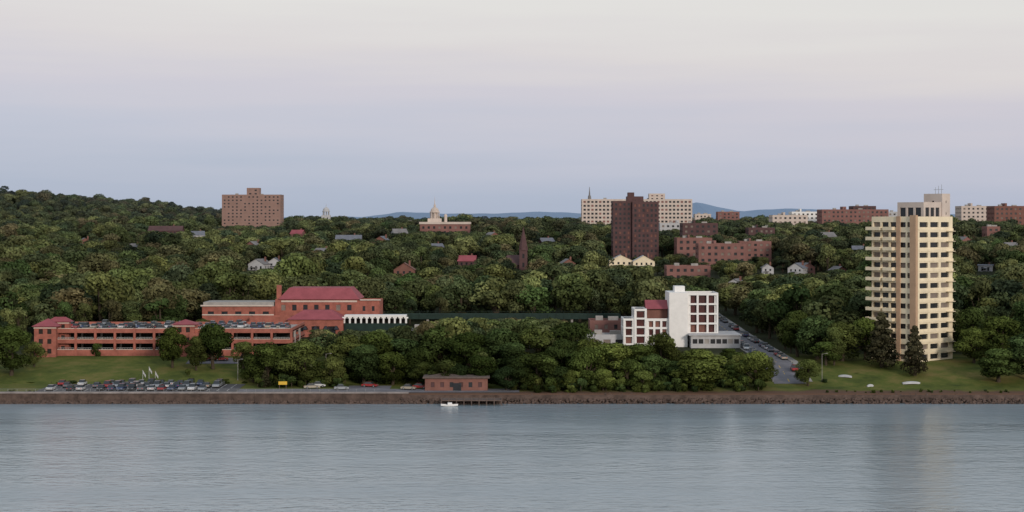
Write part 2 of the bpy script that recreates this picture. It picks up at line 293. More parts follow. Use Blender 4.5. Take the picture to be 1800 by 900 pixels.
# ---------------------------------------------------------------- trees
def tree_mesh(name,seed,H=12.0,R=5.0,nlobe=15,nl=170,ls=0.42,kind='round',leafmat='leaf',low=0.22):
    rg=np.random.default_rng(seed); mb=MB()
    lobes=[]
    if kind=='round':
        for k in range(nlobe):
            a=rg.uniform(0,2*np.pi); zz=rg.uniform(0,1); prof=math.sin(math.pi*min(1,(0.15+0.75*zz)))**0.7
            rr=R*prof*rg.uniform(0.3,0.74); lr=R*rg.uniform(0.26,0.46)
            lobes.append((rr*math.cos(a),rr*math.sin(a),H*(low+(.86-low)*zz),lr))
        lobes.append((0,0,H*0.84,R*0.42))
        mx=max(z+r*0.8 for _,_,z,r in lobes); s=H/mx; lobes=[(x,y,z*s,r) for x,y,z,r in lobes]
    elif kind=='shrub':
        for k in range(nlobe):
            a=rg.uniform(0,2*np.pi); rr=R*rg.uniform(0.1,0.65); zz=rg.uniform(0.1,0.75)
            lobes.append((rr*math.cos(a)*(1-zz*.5),rr*math.sin(a)*(1-zz*.5),H*zz,R*rg.uniform(.3,.45)))
    elif kind=='conifer':
        for k in range(26):
            zz=(k+.5)/26; a=k*2.4; rr=R*(1-zz)**0.8*0.6
            lobes.append((rr*math.cos(a),rr*math.sin(a),H*(0.08+0.88*zz),R*(0.16+0.34*(1-zz))))
    tr=0.028*H
    bend=rg.uniform(-.3,.3,2)
    mb.limb((0,0,-1),(bend[0],bend[1],H*0.32),tr*1.3,tr,8); mb.limb((bend[0],bend[1],H*0.32),(bend[0]*2,bend[1]*2,H*0.72),tr,tr*.3,7)
    if kind!='conifer':
        for (x,y,z,r_) in lobes[:8]:
            z0=H*rg.uniform(.15,.4); mb.limb((bend[0],bend[1],z0),(x*.5,y*.5,(z0+z)*.52),tr*.5,tr*.3,5); mb.limb((x*.5,y*.5,(z0+z)*.52),(x,y,z),tr*.3,tr*.1,5)
    nv0=len(mb.f); tint_and_shade=[1.0]*nv0
    V=[];tt=[]
    for (x,y,z,lr) in lobes:
        N=int(nl*(lr/(0.37*R))**2) if kind!='conifer' else nl
        d=rg.normal(size=(N,3)); d[:,2]+=0.35; d/=np.linalg.norm(d,axis=1)[:,None]
        rad=lr*rg.uniform(0.7,1.1,size=(N,1))
        sq=np.array([1,1,0.8 if kind!='conifer' else .6])
        c=np.array([x,y,z])+d*rad*sq
        nrm=d+rg.normal(size=(N,3))*0.33; nrm/=np.linalg.norm(nrm,axis=1)[:,None]
        u=np.cross(nrm,rg.normal(size=(N,3))); u/=np.linalg.norm(u,axis=1)[:,None]; v=np.cross(nrm,u)
        s=ls*rg.uniform(0.5,1.25,size=(N,1)); s2=s*rg.uniform(.55,1,size=(N,1))
        q=np.stack([c-u*s,c-v*s2*.8+u*s*.2,c+u*s,c+v*s2],1); V.append(q)
        lt=rg.uniform(0.58,1.4); tt.append(lt*rg.uniform(0.75,1.25,size=N)*(0.5+0.5*np.clip((rad[:,0]/lr-.6)/.4,0,1))*(0.42+0.75*z/H))  # random clump tint; inner and lower leaves darkened as painted crown shade
    V=np.concatenate(V); tt=np.concatenate(tt); n0=len(mb.v); N=len(V)
    verts=mb.v+V.reshape(-1,3).tolist(); fc=mb.f+(np.arange(N*4).reshape(-1,4)+n0).tolist()
    me=bpy.data.meshes.new(name); me.from_pydata(verts,[],fc)
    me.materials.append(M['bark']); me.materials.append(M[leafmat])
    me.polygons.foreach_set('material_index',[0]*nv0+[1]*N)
    at=me.attributes.new('tint_and_shade','FLOAT','FACE'); at.data.foreach_set('value',tint_and_shade+tt.tolist()); me.update(); return me
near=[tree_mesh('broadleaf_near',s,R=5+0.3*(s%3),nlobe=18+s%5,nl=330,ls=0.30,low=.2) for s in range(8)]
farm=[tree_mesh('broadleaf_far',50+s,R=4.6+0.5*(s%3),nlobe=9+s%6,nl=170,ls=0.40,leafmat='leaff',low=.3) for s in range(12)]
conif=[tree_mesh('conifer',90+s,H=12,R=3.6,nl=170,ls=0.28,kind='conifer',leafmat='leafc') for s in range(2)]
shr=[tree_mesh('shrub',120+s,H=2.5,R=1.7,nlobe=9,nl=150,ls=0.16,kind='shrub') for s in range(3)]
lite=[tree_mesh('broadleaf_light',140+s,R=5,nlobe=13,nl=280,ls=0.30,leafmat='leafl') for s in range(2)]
def place(name,mesh,px,Y,pt,wpx,H,R):
    x=wx(px,Y); g=gz(x,Y); h=wz(pt,Y)-g
    o=bpy.data.objects.new(name,mesh); scene.collection.objects.link(o); o.location=(x,Y,g-0.05)
    s=m_(wpx,Y)/(2*R*0.98); o.scale=(s,s,h/H); o.rotation_euler=(0,0,random.uniform(0,6.28)); return o
NT=[(20,497,570,88),(-35,500,560,95),(60,508,600,40),(303,507,574,62),(375,505,568,78),(428,498,600,48),(345,503,590,44),
(472,486,602,84),(535,484,596,92),(505,492,606,80),(445,490,622,56),(612,496,588,90),(662,498,582,98),(706,500,594,90),(640,486,606,80),(735,490,612,74),(690,486,618,70),(585,482,626,50),
(772,500,574,100),(825,494,583,96),(880,500,576,104),(850,480,624,66),(905,488,602,84),(948,473,620,98),(945,500,572,98),(1000,502,566,106),(1033,474,610,74),(990,486,596,80),(910,474,630,60),
(1078,476,602,88),(1122,480,604,90),(1165,486,584,70),(1150,473,622,74),(1105,472,630,64),(1040,490,594,70),(1230,471,613,112),(1328,474,617,74),(1420,476,632,54),
(1755,480,612,96),(1808,482,584,104),(1712,503,574,64),(1480,507,566,90),(1436,512,554,86),(1402,520,545,74),(1520,512,558,66),(1708,515,540,70),(1760,505,555,96),(800,480,638,58),(745,482,636,50),
(980,471,644,64),(890,472,644,50),(1185,475,634,56),(1060,469,648,50),(1452,500,600,60),(1280,505,612,36),(1005,470,650,46),(1130,469,650,50)]
for i,(px,Y,pt,wp) in enumerate(NT): place('deciduous_tree',near[i%8],px,Y,pt,wp,12,5.2)
for px,Y,pt,wp in [(1550,497,546,62),(1608,487,570,46),(466,480,650,22)]: place('conifer_tree',random.choice(conif),px,Y,pt,wp,12,3.3)
for i,(px,Y,pt,wp) in enumerate([(783,476,632,66),(848,481,618,54),(1466,500,576,46),(1390,532,582,34),(735,500,630,48),(928,472,656,38)]): place('light_green_tree',lite[i%2],px,Y,pt,wp,12,5)
for i,(px,Y,pt,wp) in enumerate([(128,489,666,28),(104,489.5,671,22),(55,490,671,18),(28,490,674,14),(3,490,672,16),(395,489,664,20),(430,489,668,16),(330,496,645,18),(90,489,683,14),(1505,490,656,14),(600,478,672,20),(170,525,598,24),(1450,480,662,18)]): place('shrub',shr[i%3],px,Y,pt,wp,2.6,1.6)
# ---------------------------------------------------------------- buildings: distant
bld('apartment_block',390,493,342,1500,22,wall='tan',fh=3.0,bay=3.6,wf=0.42,hf=0.4,blind='tan',extra=[(432,454,330,'tan')])
e,W,g,H=bld('white_slab_building',1023,1217,350,1400,20,wall='cream2',fh=3.3,bay=3.2,wf=0.6,hf=0.5,blind='brickfar',extra=[(1142,1170,340,'cream2')])
q=MB(); xx=wx(1037,1400)-e.location.x; q.cyl(xx,8,H-0.5,H+3,1.6,1.2,8); q.cyl(xx,8,H+3,wz(328,1400)-g,0.8,0.15,6); q.obj('spire',['roofg'],e)
e,W,g=site('brown_apartment_tower',1078,1158,1000,20); Ht=wz(353,1000)-g
b=MB(); b.block(-W/2,-W/2+11,2,20,-2,Ht,fh=2.9,bay=2.2,wf=0.5,hf=0.5); b.block(-W/2+11.2,W/2,0,19,-2,Ht-0.5,fh=2.9,bay=2.4,wf=0.5,hf=0.5)
b.block(wx(1103,1000)-e.location.x,wx(1132,1000)-e.location.x,4,14,Ht-1,wz(345,1000)-g,bay=9,wf=.1,hf=.1); b.block(wx(1105,1000)-e.location.x,wx(1116,1000)-e.location.x,5,12,wz(345,1000)-g-.6,wz(338,1000)-g,bay=9,wf=.1,hf=.1)
b.obj('walls',['brickd','glass','brick2','roofg'],e)
BL=[('brick_apartment_building',1190,1252,418,980,18,'brickfar'),('brick_apartment_building',1228,1312,428,940,16,'brickfar'),('brick_school_building',1200,1262,392,1120,20,'brickd'),
('brick_school_building',1300,1356,424,1000,16,'brickfar'),('brick_warehouse',1172,1249,467,860,14,'brickfar'),('brick_office_building',1316,1362,400,1150,16,'brickd'),('grey_office_building',1292,1350,396,1250,16,'offw'),
('white_office_building',1358,1420,378,1350,20,'cream2'),('white_office_building',1392,1440,372,1450,18,'white'),('brick_hospital_building',1445,1562,368,1400,24,'brickfar'),('brick_hospital_building',1500,1540,362,1450,20,'brickd'),
('cream_office_building',1690,1748,362,1400,20,'cream2'),('brick_hall',1748,1815,362,1300,22,'brick2'),('grey_office_building',1160,1250,392,1300,16,'offw'),('brick_office_building',1262,1300,372,1600,16,'brickfar'),
('cream_office_building',1318,1360,390,1450,16,'cream2'),('grey_office_building',1222,1250,376,1600,16,'cream2'),('brick_house_block',1735,1758,398,1100,12,'brickfar'),('grey_office_building',1560,1600,372,1500,16,'offw'),
('white_store',712,740,390,1400,12,'offw'),('white_store',566,606,390,1400,12,'offw')]
for nm,a,c,pt,Y,d,wm in BL: bld(nm,a,c,pt,Y,d,wall=wm,fh=3.4,bay=3.6,wf=0.45,hf=0.45,extra=[((a*2+c)/3,(a*1.6+c)/2.6,pt-5,wm)] if c-a>45 and Y>900 else ())
e,W,g,H=bld('courthouse',738,826,394,1250,20,wall='brickfar',fh=3.6,bay=4,wf=.4,hf=.5)
q=MB(); q.box(-W/2-.5,W/2+.5,-.5,20.5,H+0.0,H+1.6,0); cx=wx(763,1250)-e.location.x
q.box(cx-5,cx+5,6,16,H+1.6,H+4.2); 
for k in range(8):
    a=k*math.pi/4; q.cyl(cx+3.2*math.cos(a),11+3.2*math.sin(a),H+4.2,H+8.5,.4,.35,6)
q.cyl(cx,11,H+4.2,H+8.5,2.2,2.2,10); q.cyl(cx,11,H+8.5,H+9.2,3.9,3.9,12); q.dome(cx,11,H+9.2,3.2,3.4); q.cyl(cx,11,H+12.4,H+14.5,.9,.8,8); q.cyl(cx,11,H+14.5,wz(345,1250)-g,.35,.05,6)
q.cyl(cx+8,12,H+1.6,H+6,1.2,1.2,8); q.dome(cx+8,12,H+6,1.3,1.5)
q.obj('cornice_and_cupola',['cream2'],e)
e,W,g=site('clock_tower',565,580,1450,7); q=MB(); H=wz(372,1450)-g
q.block(-W/2,W/2,0,7,-2,H-3,fh=4,bay=3,wf=.3,hf=.4); 
for k in range(8):
    a=k*math.pi/4; q.cyl(2.6*math.cos(a),3.5+2.6*math.sin(a),H-3,H,.35,.3,6,0)
q.cyl(0,3.5,H,H+.6,3.3,3.3,12,0); q.dome(0,3.5,H+.6,2.9,3.3,12,3); q.cyl(0,3.5,H+3.8,H+7,.3,.05,6,3); q.obj('walls',['offw','glass','glass','offw'],e)
e,W,g=site('church',890,927,900,22); q=MB(); q.block(-W/2,W/2-4,3,20,-1,6,fh=6,bay=3.5,wf=.3,hf=.6); q.gable(-W/2,W/2-4,3,20,6,11,'x',.4,3,0)
c=wx(920,900)-e.location.x; q.block(c-2.1,c+2.1,0,4.2,-1,wz(440,900)-g,fh=5,bay=2.4,wf=.35,hf=.5); q.cyl(c,2.1,wz(440,900)-g,wz(399,900)-g,2.7,0.08,8,0)
for sx in(-1,1): q.cyl(c+sx*1.8,.4,wz(441,900)-g,wz(432,900)-g,.4,.05,5,0)
q.obj('walls_and_steeple',['brickd','glass','glass','brickd'],e)
def house(name,px,Y,ptop,wpx,wall,roof,axis='x',d=9):
    rt=0 if wpx>34 else random.uniform(-.5,.5)
    e,W,g=site(name,px-wpx/2,px+wpx/2,Y,d,rt); zt=wz(ptop,Y)-g; rh=min(3.2,W*.33); ze=max(zt-rh,3.0)
    q=MB(); q.block(-W/2,W/2,0,d,-1,ze,fh=2.9,bay=2.8,wf=.38,hf=.5,rec=.1,par=.05,gms=(1,)); q.gable(-W/2,W/2,0,d,ze,zt,axis,.5,2,0); q.box(W*.2,W*.2+.8,d*.6,d*.6+.8,ze,zt+1,3)
    q.box(-W*.3,W*.1,-1.8,0,ze*.42,ze*.42+.2,2); q.box(-W*.3,-W*.3+.2,-1.7,-1.5,-1,ze*.42,0); q.box(W*.1-.2,W*.1,-1.7,-1.5,-1,ze*.42,0)
    q.obj('walls_and_roof',[wall,'glass',roof,'brick2'],e)
HS=[(1092,930,448,42,'cream','offw','y'),(1132,925,449,38,'cream','offw','y'),(450,900,455,32,'offw','roofg','y'),(482,905,453,24,'offw','roofs','y'),(612,1100,413,44,'offw','roofs','x'),(290,1150,397,58,'brickd','brickd','x'),
(710,800,462,36,'brick2','brick2','y'),(820,940,449,30,'brickd','roofr','x'),(1398,900,462,28,'offw','roofs','y'),(1422,905,462,22,'brickfar','roofg','y'),(1350,900,464,20,'offw','roofg','y'),(1732,900,465,24,'offw','roofs','x'),(350,1180,406,22,'offw','roofs','x'),
(232,1010,428,26,'brick2','roofg','x'),(668,1080,415,26,'brick2','roofs','y'),(1512,1000,432,26,'brickfar','roofs','x'),(1290,780,490,22,'offw','roofg','y'),(560,960,436,22,'brick2','roofg','x'),(1785,1000,426,26,'offw','roofg','x'),
(520,1150,404,20,'brickfar','roofr','x'),(705,1180,402,24,'offw','roofg','x'),(870,1130,408,22,'brick2','roofg','y'),(965,1060,418,24,'brickd','roofs','x'),(1000,880,455,24,'brick2','roofg','y'),(150,1100,418,24,'brick2','roofg','y'),(1460,1120,408,24,'offw','roofg','x'),(1480,880,468,22,'brick2','roofg','y'),(440,1050,424,20,'brickfar','roofg','y'),(770,1020,428,22,'brick2','roofs','x'),(1700,1050,416,22,'brickfar','roofg','y')]
for px,Y,pt,wp,a,c,ax in HS: house('brick_house' if 'brick' in a else 'white_house',px,Y,pt,wp,a,c,ax)
# ---------------------------------------------------------------- right cream tower
Yc=503.0; xc_=wx(1610,Yc); phi=math.radians(-50); TW,TD=16.2,18.0
off=Matrix.Rotation(phi,2)@Vector((TW/2,-TD/2)); cx,cy=xc_-off.x,Yc-off.y
g=7.6; e=empty('cream_apartment_tower',(cx,cy,g),phi); foot.append((cx-15,cx+15,cy-15,cy+15))
top=wz(386,Yc)-g; nf=14; fh=top/nf
b=MB()
b.facade((-TW/2,-TD/2),(1,0),TW,0,top,nf,5,0.82,0.50,.5,0,(1,1,2),.3)
b.facade((TW/2,-TD/2),(0,1),TD,0,top,nf,3,0.78,0.50,.45,0,(1,1,1,1,2),1.2)
b.facade((TW/2,TD/2),(-1,0),TW,0,top,nf,4,0.6,0.42,.3,0,(1,1,2),.3)
b.facade((-TW/2,TD/2),(0,-1),TD,0,top,nf,4,0.6,0.42,.3,0,(1,1,2),.3)
b.face([(-TW/2,-TD/2,top),(TW/2,-TD/2,top),(TW/2,TD/2,top),(-TW/2,TD/2,top)],3)
b.box(-TW/2,TW/2,-TD/2,-TD/2+.3,top,top+.9,0); b.box(TW/2-.3,TW/2,-TD/2+.3,TD/2,top,top+.9,0); b.box(-TW/2,-TW/2+.3,-TD/2+.3,TD/2,top,top+.9,0); b.box(-TW/2+.3,TW/2-.3,TD/2-.3,TD/2,top,top+.9,0)
b.box(-TW/2-.8,TW/2,-TD/2-.4,TD/2+.4,-4,-.01,0)
b.obj('walls',['cream','glass','blind','roofg'],e)
p=MB(); p.box(TW/2-1.9,TW/2+.25,-TD/2-.45,-TD/2+.6,-2,top+1.3,0); p.box(1.2,2.6,-TD/2-.35,-TD/2-.003,-1,top+1.0,0); p.obj('brick_pier',['pier'],e)
p=MB()
for k in range(1,nf):
    z=k*fh
    for x0,x1 in ((-TW/2-1.1,-TW/2+4.2),(-TW/2+5.2,0.6)):
        p.box(x0,x1,-TD/2-1.5,-TD/2-.003,z-.15,z,0); p.box(x0,x1,-TD/2-1.6,-TD/2-1.5,z-.15,z+.85,0)
        p.box(x0,x0+.08,-TD/2-1.5,-TD/2-.01,z,z+.85,0); p.box(x1-.08,x1,-TD/2-1.5,-TD/2-.01,z,z+.85,0)
    p.box(TW/2+.003,TW/2+.12,-TD/2+1.4,TD/2+.3,z-.35,z+.35,0)
    p.box(TW/2+.003,TW/2+.9,TD/2-3.4,TD/2+.3,z-.55,z-.40,0)
p.obj('balconies',['cream'],e)
p=MB(); p.block(-TW*.15,TW*.44,-TD*.22,TD*.26,top+.01,top+5.2,fh=5.2,bay=2.4,wf=.75,hf=.6,gms=(1,)); p.block(TW*.05,TW*.46,TD*.26+.01,TD*.48,top+.01,top+7.8,fh=4,bay=6,wf=.15,hf=.2)
p.obj('rooftop_room',['cream2','glass','glass','roofg'],e)
p=MB(); 
for i in range(3): p.cyl(TW*.2+i*1.1,TD*.4,top+7.1,top+9.8+i*.4,.08,.05,6)
p.box(TW*.2-.6,TW*.2+2.8,TD*.4-.04,TD*.4+.04,top+9.0,top+9.1); p.obj('antennas',['steel'],e)
# ---------------------------------------------------------------- white modern building
Y=555; g=gz(60,565); e=empty('white_apartment_building',(wx(1190,Y),Y,g)); foot.append((wx(1030,Y),wx(1305,Y),Y-6,Y+32))
def lx(px): return wx(px,Y)-e.location.x
def lz(py): return wz(py,Y)-g
b=MB()
b.block(lx(1208),lx(1263),0.6,14,lz(586),lz(515),fh=m_(17,Y),bay=m_(18,Y),wf=.8,hf=.82,rec=1.2,edge=.25,par=.5,gms=(1,1,1,2))
b.box(lx(1176),lx(1208)-.003,-1.0,14,-2,lz(514),0)
b.box(lx(1188),lx(1206),4,10,lz(514),lz(504),0)
b.block(lx(1137)+.003,lx(1176)-.003,0.5,13,-2,lz(560),fh=m_(17,Y),bay=m_(12,Y),wf=.7,hf=.75,rec=.8,edge=.2,par=.5)
b.block(lx(1115),lx(1137),0,13,-2,lz(543),fh=m_(17,Y),bay=m_(20,Y),wf=.75,hf=.8,rec=.8,edge=.2,par=.4)
b.block(lx(1096),lx(1115)-.003,0.4,13,-2,lz(560),fh=m_(17,Y),bay=m_(16,Y),wf=.75,hf=.8,rec=.8,edge=.2,par=.4)
b.obj('white_frame_blocks',['white','glassr','brick2','roofg'],e)
b=MB(); b.gable(lx(1138),lx(1174),3,12,lz(543),lz(529),'x',.3,0,1); b.box(lx(1138),lx(1175),4,12,lz(561),lz(543),1); b.obj('red_roof',['roofr','brick2'],e)
b=MB(); b.block(lx(1212),lx(1298),-5,12,-2.5,lz(588),fh=2.6,bay=1.9,wf=.8,hf=.5,rec=.2,edge=.3,gms=(1,2),par=.4); b.box(lx(1208),lx(1300),-5.6,12.5,lz(588),lz(588)+.35,0); b.obj('podium',['offw','glass','conc','roofg'],e)
bld('small_brick_building',1037,1094,563,585,12,wall='brickfar',fh=3.2,bay=3.2,wf=.35,hf=.5)
bld('grey_pavilion',1032,1102,588,560,9,wall='offw',roof='roofg',fh=3.4,bay=3.4,wf=.6,hf=.4)
# ---------------------------------------------------------------- station complex
Y=600; g=gz(-80,605); e=empty('brick_railway_station',(wx(520,Y),Y,g)); foot.append((wx(345,Y),wx(720,Y),Y-12,Y+34))
b=MB()
b.block(lx(478),lx(625),8,26,-2,lz(528),fh=5.5,bay=4,wf=.4,hf=.45,edge=1)
b.block(lx(350),lx(478)-.003,6,24,-2,lz(540),fh=3.6,bay=4.5,wf=.45,hf=.4)
b.block(lx(625)+.003,lx(664),8,24,-2,lz(530),fh=5,bay=3,wf=.3,hf=.4)
b.block(lx(510),lx(606),-6,7.99,-2,lz(560),fh=8,bay=5.2,wf=.5,hf=.55,rec=.6,edge=1.2,gms=(1,))
b.box(lx(480),lx(488),9,11,lz(530),lz(503),0)
b.block(lx(440),lx(512)-.01,-2,5.99,-2,lz(556),fh=4,bay=3,wf=.4,hf=.45)
b.obj('walls',['brick','glass','blind','roofg'],e)
b=MB(); b.hip(lx(488),lx(625),8,26,lz(528)+.02,lz(511)+.6,.8,0,3.5); b.hip(lx(512),lx(604),-6,7.5,lz(560)+.02,lz(545),.8,0,5); b.obj('red_roofs',['roofr'],e)
b=MB(); b.box(lx(350)-.5,lx(478)-.6,5.4,6.2,lz(540)+.01,lz(540)+.5,0); b.box(lx(350),lx(476),8,22,lz(540)-.5,lz(533),1); b.box(lx(625)+.9,lx(666),7.4,8.2,lz(530)+.01,lz(530)+.4,0)
b.box(lx(489),lx(624),7.8,7.997,lz(529)-.8,lz(529)-.2,0); b.box(lx(350),lx(477),5.85,5.997,lz(556),lz(554),0)
for k in range(5):
    cxx=lx(522)+k*(lx(594)-lx(522))/4
    b.cyl(cxx,-6.02,lz(577),lz(571),1.15,.4,10,2)
b.obj('trim',['cream2','conc','glass'],e)
b=MB()
n=11; x0,x1=lx(607),lx(715)
b.box(x0,x1,-4,2,lz(556),lz(553),0)
for k in range(n+1):
    a=x0+(x1-x0)*k/n; b.box(a-.3,a+.3,-3.9,-3.4,lz(567),lz(556)-.003,0); b.box(a-.75,a+.75,-3.85,-3.45,lz(558.5),lz(556)-.006,0)
b.box(x0,x1,-1,1.9,lz(568),lz(556)-.003,1); b.box(x0,x1,-3.95,-3.3,-2,lz(567)-.003,2)
b.obj('arcade',['white','dark','green'],e)
bld('white_kiosk',722,752,578,570,6,wall='offw',fh=3,bay=2.5,wf=.5,hf=.4)
Y=622; b=MB(); xa,xb=wx(667,Y),wx(1090,Y); zb=wz(561,Y); zt=wz(552,Y)
b.box(xa,xb,Y,Y+.4,zb,zt,0); b.box(xa,xb,Y+6,Y+6.4,zb,zt,0); b.box(xa,xb,Y+.41,Y+5.99,zb+.4,zb+.8,1)
for k in range(31):
    a=xa+(xb-xa)*k/30; b.box(a-.12,a+.12,Y-.15,Y-.003,zb,zt,0); b.box(a-.04,a+.04,Y+.1,Y+.2,zt,zt+1.0,0)
    if k%3==0: b.box(a-.4,a+.4,Y+.5,Y+5.9,4,zb,1)
b.box(xa,xb,Y+.1,Y+.2,zt+.95,zt+1.03,0)
b.obj('railway_viaduct',['green','conc']); foot.append((xa,xb,Y-3,Y+9))
# ---------------------------------------------------------------- parking garage
Y=525; g=8.0; e=empty('parking_garage',(wx(286,Y),Y,g)); foot.append((wx(55,Y),wx(515,Y),Y-8,Y+45))
b=MB(); x0,x1=lx(64),lx(512); dep=34
zs=[lz(619),lz(600.5),lz(582)]
deck=zs[2]+0.05
for k,z in enumerate(zs):
    b.box(x0,x1,0.35,dep,z-.35,z,1)
    b.box(x0,x1,0,.3,z-.55,z+.85,0)
    b.box(x0,x1,-.04,0-.003,z+.72,z+.9,2)
    b.box(x0,x1,dep-.3,dep,z-.55,z+.85,0)
    b.box(x0,x0+.3,.31,dep-.31,z-.55,z+.85,0); b.box(x1-.3,x1,.31,dep-.31,z-.55,z+.85,0)
b.box(x0,x1,.1,.3,-3,lz(622),0); b.box(x0,x1,9,9.3,-2,deck-.4,3)  # near-black inner wall painted in for shade behind the garage openings
nb=13
for k in range(nb+1):
    a=x0+(x1-x0)*k/nb; b.box(a-.35,a+.35,-.12,.6,-3,deck+.8,0)
    for yy in (8,20): b.box(a-.3,a+.3,yy,yy+.6,-2,deck-.36,1)
b.obj('decks_and_spandrels',['brick','conc','cream2','dark'],e)
b=MB()
for k in range(nb):
    a=x0+(x1-x0)*(k+.5)/nb
    for z in zs[:2]:
        b.box(a-2.4,a+2.4,.12,.18,z+1.25,z+1.33,0)
        for j in range(7): b.box(a-2.4+j*.8,a-2.35+j*.8,.12,.17,z+.87,z+1.25,0)
b.obj('railings',['offw'],e)
def pavilion(pa,pb,pe,pt_,prot=2.5):
    b=MB(); a0,a1=lx(pa),lx(pb); b.block(a0,a1,-prot,4.5,-3,lz(pe),fh=3.2,bay=2.6,wf=.5,hf=.5,edge=.7,par=.05,gms=(1,)); b.hip(a0,a1,-prot,4.5,lz(pe)+.01,lz(pt_),.7,3); b.box(a0-.15,a1+.15,-prot-.15,-prot-.003,lz(pe)-.6,lz(pe)-.3,4); b.obj('stair_pavilion',['brick','dark','blind','roofr','cream2'],e)
pavilion(64,102,573,560); pavilion(306,343,570,562,1.5); pavilion(84,118,566,558,-2)
b=MB(); b.block(lx(335),lx(350),-2.2,0-.2,-3,lz(585),fh=4,bay=2,wf=.5,hf=.5); b.obj('entrance_block',['brick','dark','dark','roofg'],e)
GX,GY,GZ=e.location.x,e.location.y,g+deck-.05
# ---------------------------------------------------------------- boathouse, dock
e,W,g=site('boathouse',747,857,471,8); b=MB(); h=wz(663,471)-g
b.block(-W/2,W/2,0,8,-1,h-.3,fh=4,bay=2.6,wf=.4,hf=.4,edge=.8,par=.05,base=.9); b.box(-W/2-.6,W/2+.6,-.7,8.6,h-.3,h,3); b.box(-W*.05,W*.08,-.06,-.003,-.2,2.1,1); b.hip(-W/2,W*.02,0,8,h+.003,h+.7,.4,3)
b.obj('walls_and_roof',['brick2','glass','brickd','wood'],e)
b=MB(); xa,xb=wx(776,459),wx(882,459)
b.box(xa,xb,457.5,463.3,1.2,1.45,0)
for k in range(9):
    a=xa+(xb-xa)*k/8; b.cyl(a,457.6,-2,2.2,.16,.14,7,0); b.cyl(a,462.8,-2,1.2,.16,.16,7,0)
b.box(xa,xb,457.55,457.65,2.0,2.1,0); b.box(xb-.2,xb,457.6,468,1.5,1.6,0); b.obj('wooden_dock',['wood'])
def hull(name,x,y,z,L,rot,inv=False,mt='white'):
    b=MB(); secs=[]
    for t in np.linspace(0,1,9):
        w_=.8*math.sin(math.pi*(0.12+.86*t)**.8)**.6*L/4.6 if t<1 else .03; sh=.15*(2*t-1)**2
        secs.append([(L*(t-.5),-w_,.65+sh),(L*(t-.5),-w_*.75,.2+sh),(L*(t-.5),0,0+sh*2),(L*(t-.5),w_*.75,.2+sh),(L*(t-.5),w_,.65+sh)])
    for i in range(8):
        for j in range(4): b.face([secs[i][j],secs[i+1][j],secs[i+1][j+1],secs[i][j+1]],0)
    if not inv:
        for t in(.3,.6): xx=L*(t-.5); b.box(xx,xx+.25,-.5,.5,.45,.5,1)
        b.box(-L*.1,L*.15,-.45,.45,.5,1.15,0)
    b.face(secs[0],0)
    o=b.obj(name,[mt,'wood']); o.location=(x,y,z+(0.75 if inv else 0)); o.rotation_euler=(math.pi if inv else 0,0,rot); return o
hull('motor_boat',wx(790,455.5),455.5,-.15,4.6,.1); 
for px,Y,L,r in((1486,485,4.0,-.6),(1602,478,5.0,.05),(1530,475,2.0,.3)): hull('overturned_rowboat',wx(px,Y),Y,gz(wx(px,Y),Y),L,r,True,'offw')
# ---------------------------------------------------------------- cars
def car_mesh(name,L=4.5,Wd=1.8,hb=.85,ht=1.45,suv=False):
    b=MB(); w2=Wd/2
    prof=[(-L/2,.35),(-L/2,.72),(-L/2+.25,hb),(-L*.24,hb+.05),(L*.18,hb+.05),(L/2-.3,hb-.1),(L/2,.65),(L/2,.35)]
    for i in range(len(prof)-1):
        (a,z),(c,y)=prof[i],prof[i+1]
        wa=w2*(.93 if abs(a)>L*.45 else 1); wc=w2*(.93 if abs(c)>L*.45 else 1)
        b.face([(a,-wa,z),(a,wa,z),(c,wc,y),(c,-wc,y)],0)
        for s in(-1,1): b.face([(a,s*wa,.3),(a,s*wa,z),(c,s*wc,y),(c,s*wc,.3)],0)
    b.face([(-L/2,-w2*.93,.3),(L/2,-w2*.93,.3),(L/2,w2*.93,.3),(-L/2,w2*.93,.3)],2)
    r0=-L*.46 if suv else -L*.36; r1=-L*.42 if suv else -L*.2; f1=L*.1; f0=L*.24; zb=hb+.04; wi=w2*.92; wt=w2*.76
    b.face([(r1,-wt,ht),(f1,-wt,ht),(f1,wt,ht),(r1,wt,ht)],0)
    b.face([(f1,-wt,ht),(f0,-wi,zb),(f0,wi,zb),(f1,wt,ht)],1); b.face([(r1,-wt,ht),(r0,-wi,zb),(r0,wi,zb),(r1,wt,ht)],1)
    for s in(-1,1):
        b.face([(r0,s*wi,zb),(f0,s*wi,zb),(f1,s*wt,ht),(r1,s*wt,ht)],1)
        for xx in(-L*.3,L*.31):
            b.limb((xx,s*(w2-.2),.33),(xx,s*(w2+.02),.33),.33,.33,12,2); b.limb((xx,s*(w2+.02),.33),(xx,s*(w2+.021),.33),.33,.001,12,2)
            b.limb((xx,s*(w2+.025),.33),(xx,s*(w2+.026),.33),.18,.001,8,3)
        b.box(L/2-.03,L/2+.02,s*w2*.6-.18,s*w2*.6+.18,.58,.7,3); b.box(-L/2-.02,-L/2+.03,s*w2*.6-.15,s*w2*.6+.15,.6,.74,4)
    me=bpy.data.meshes.new(name); me.from_pydata(b.v,[],b.f); me.polygons.foreach_set('material_index',b.m)
    for k in('car','carglass','tyre','steel','copper'): me.materials.append(M[k])
    me.update(); return me
cars=[car_mesh('sedan'),car_mesh('hatchback',L=4.1,ht=1.5),car_mesh('suv',L=4.7,Wd=1.9,hb=1.0,ht=1.8,suv=True)]
def car(x,y,z,r): 
    o=bpy.data.objects.new('parked_car',random.choice(cars)); scene.collection.objects.link(o); o.location=(x,y,z); o.rotation_euler=(0,0,r+random.uniform(-.03,.03))
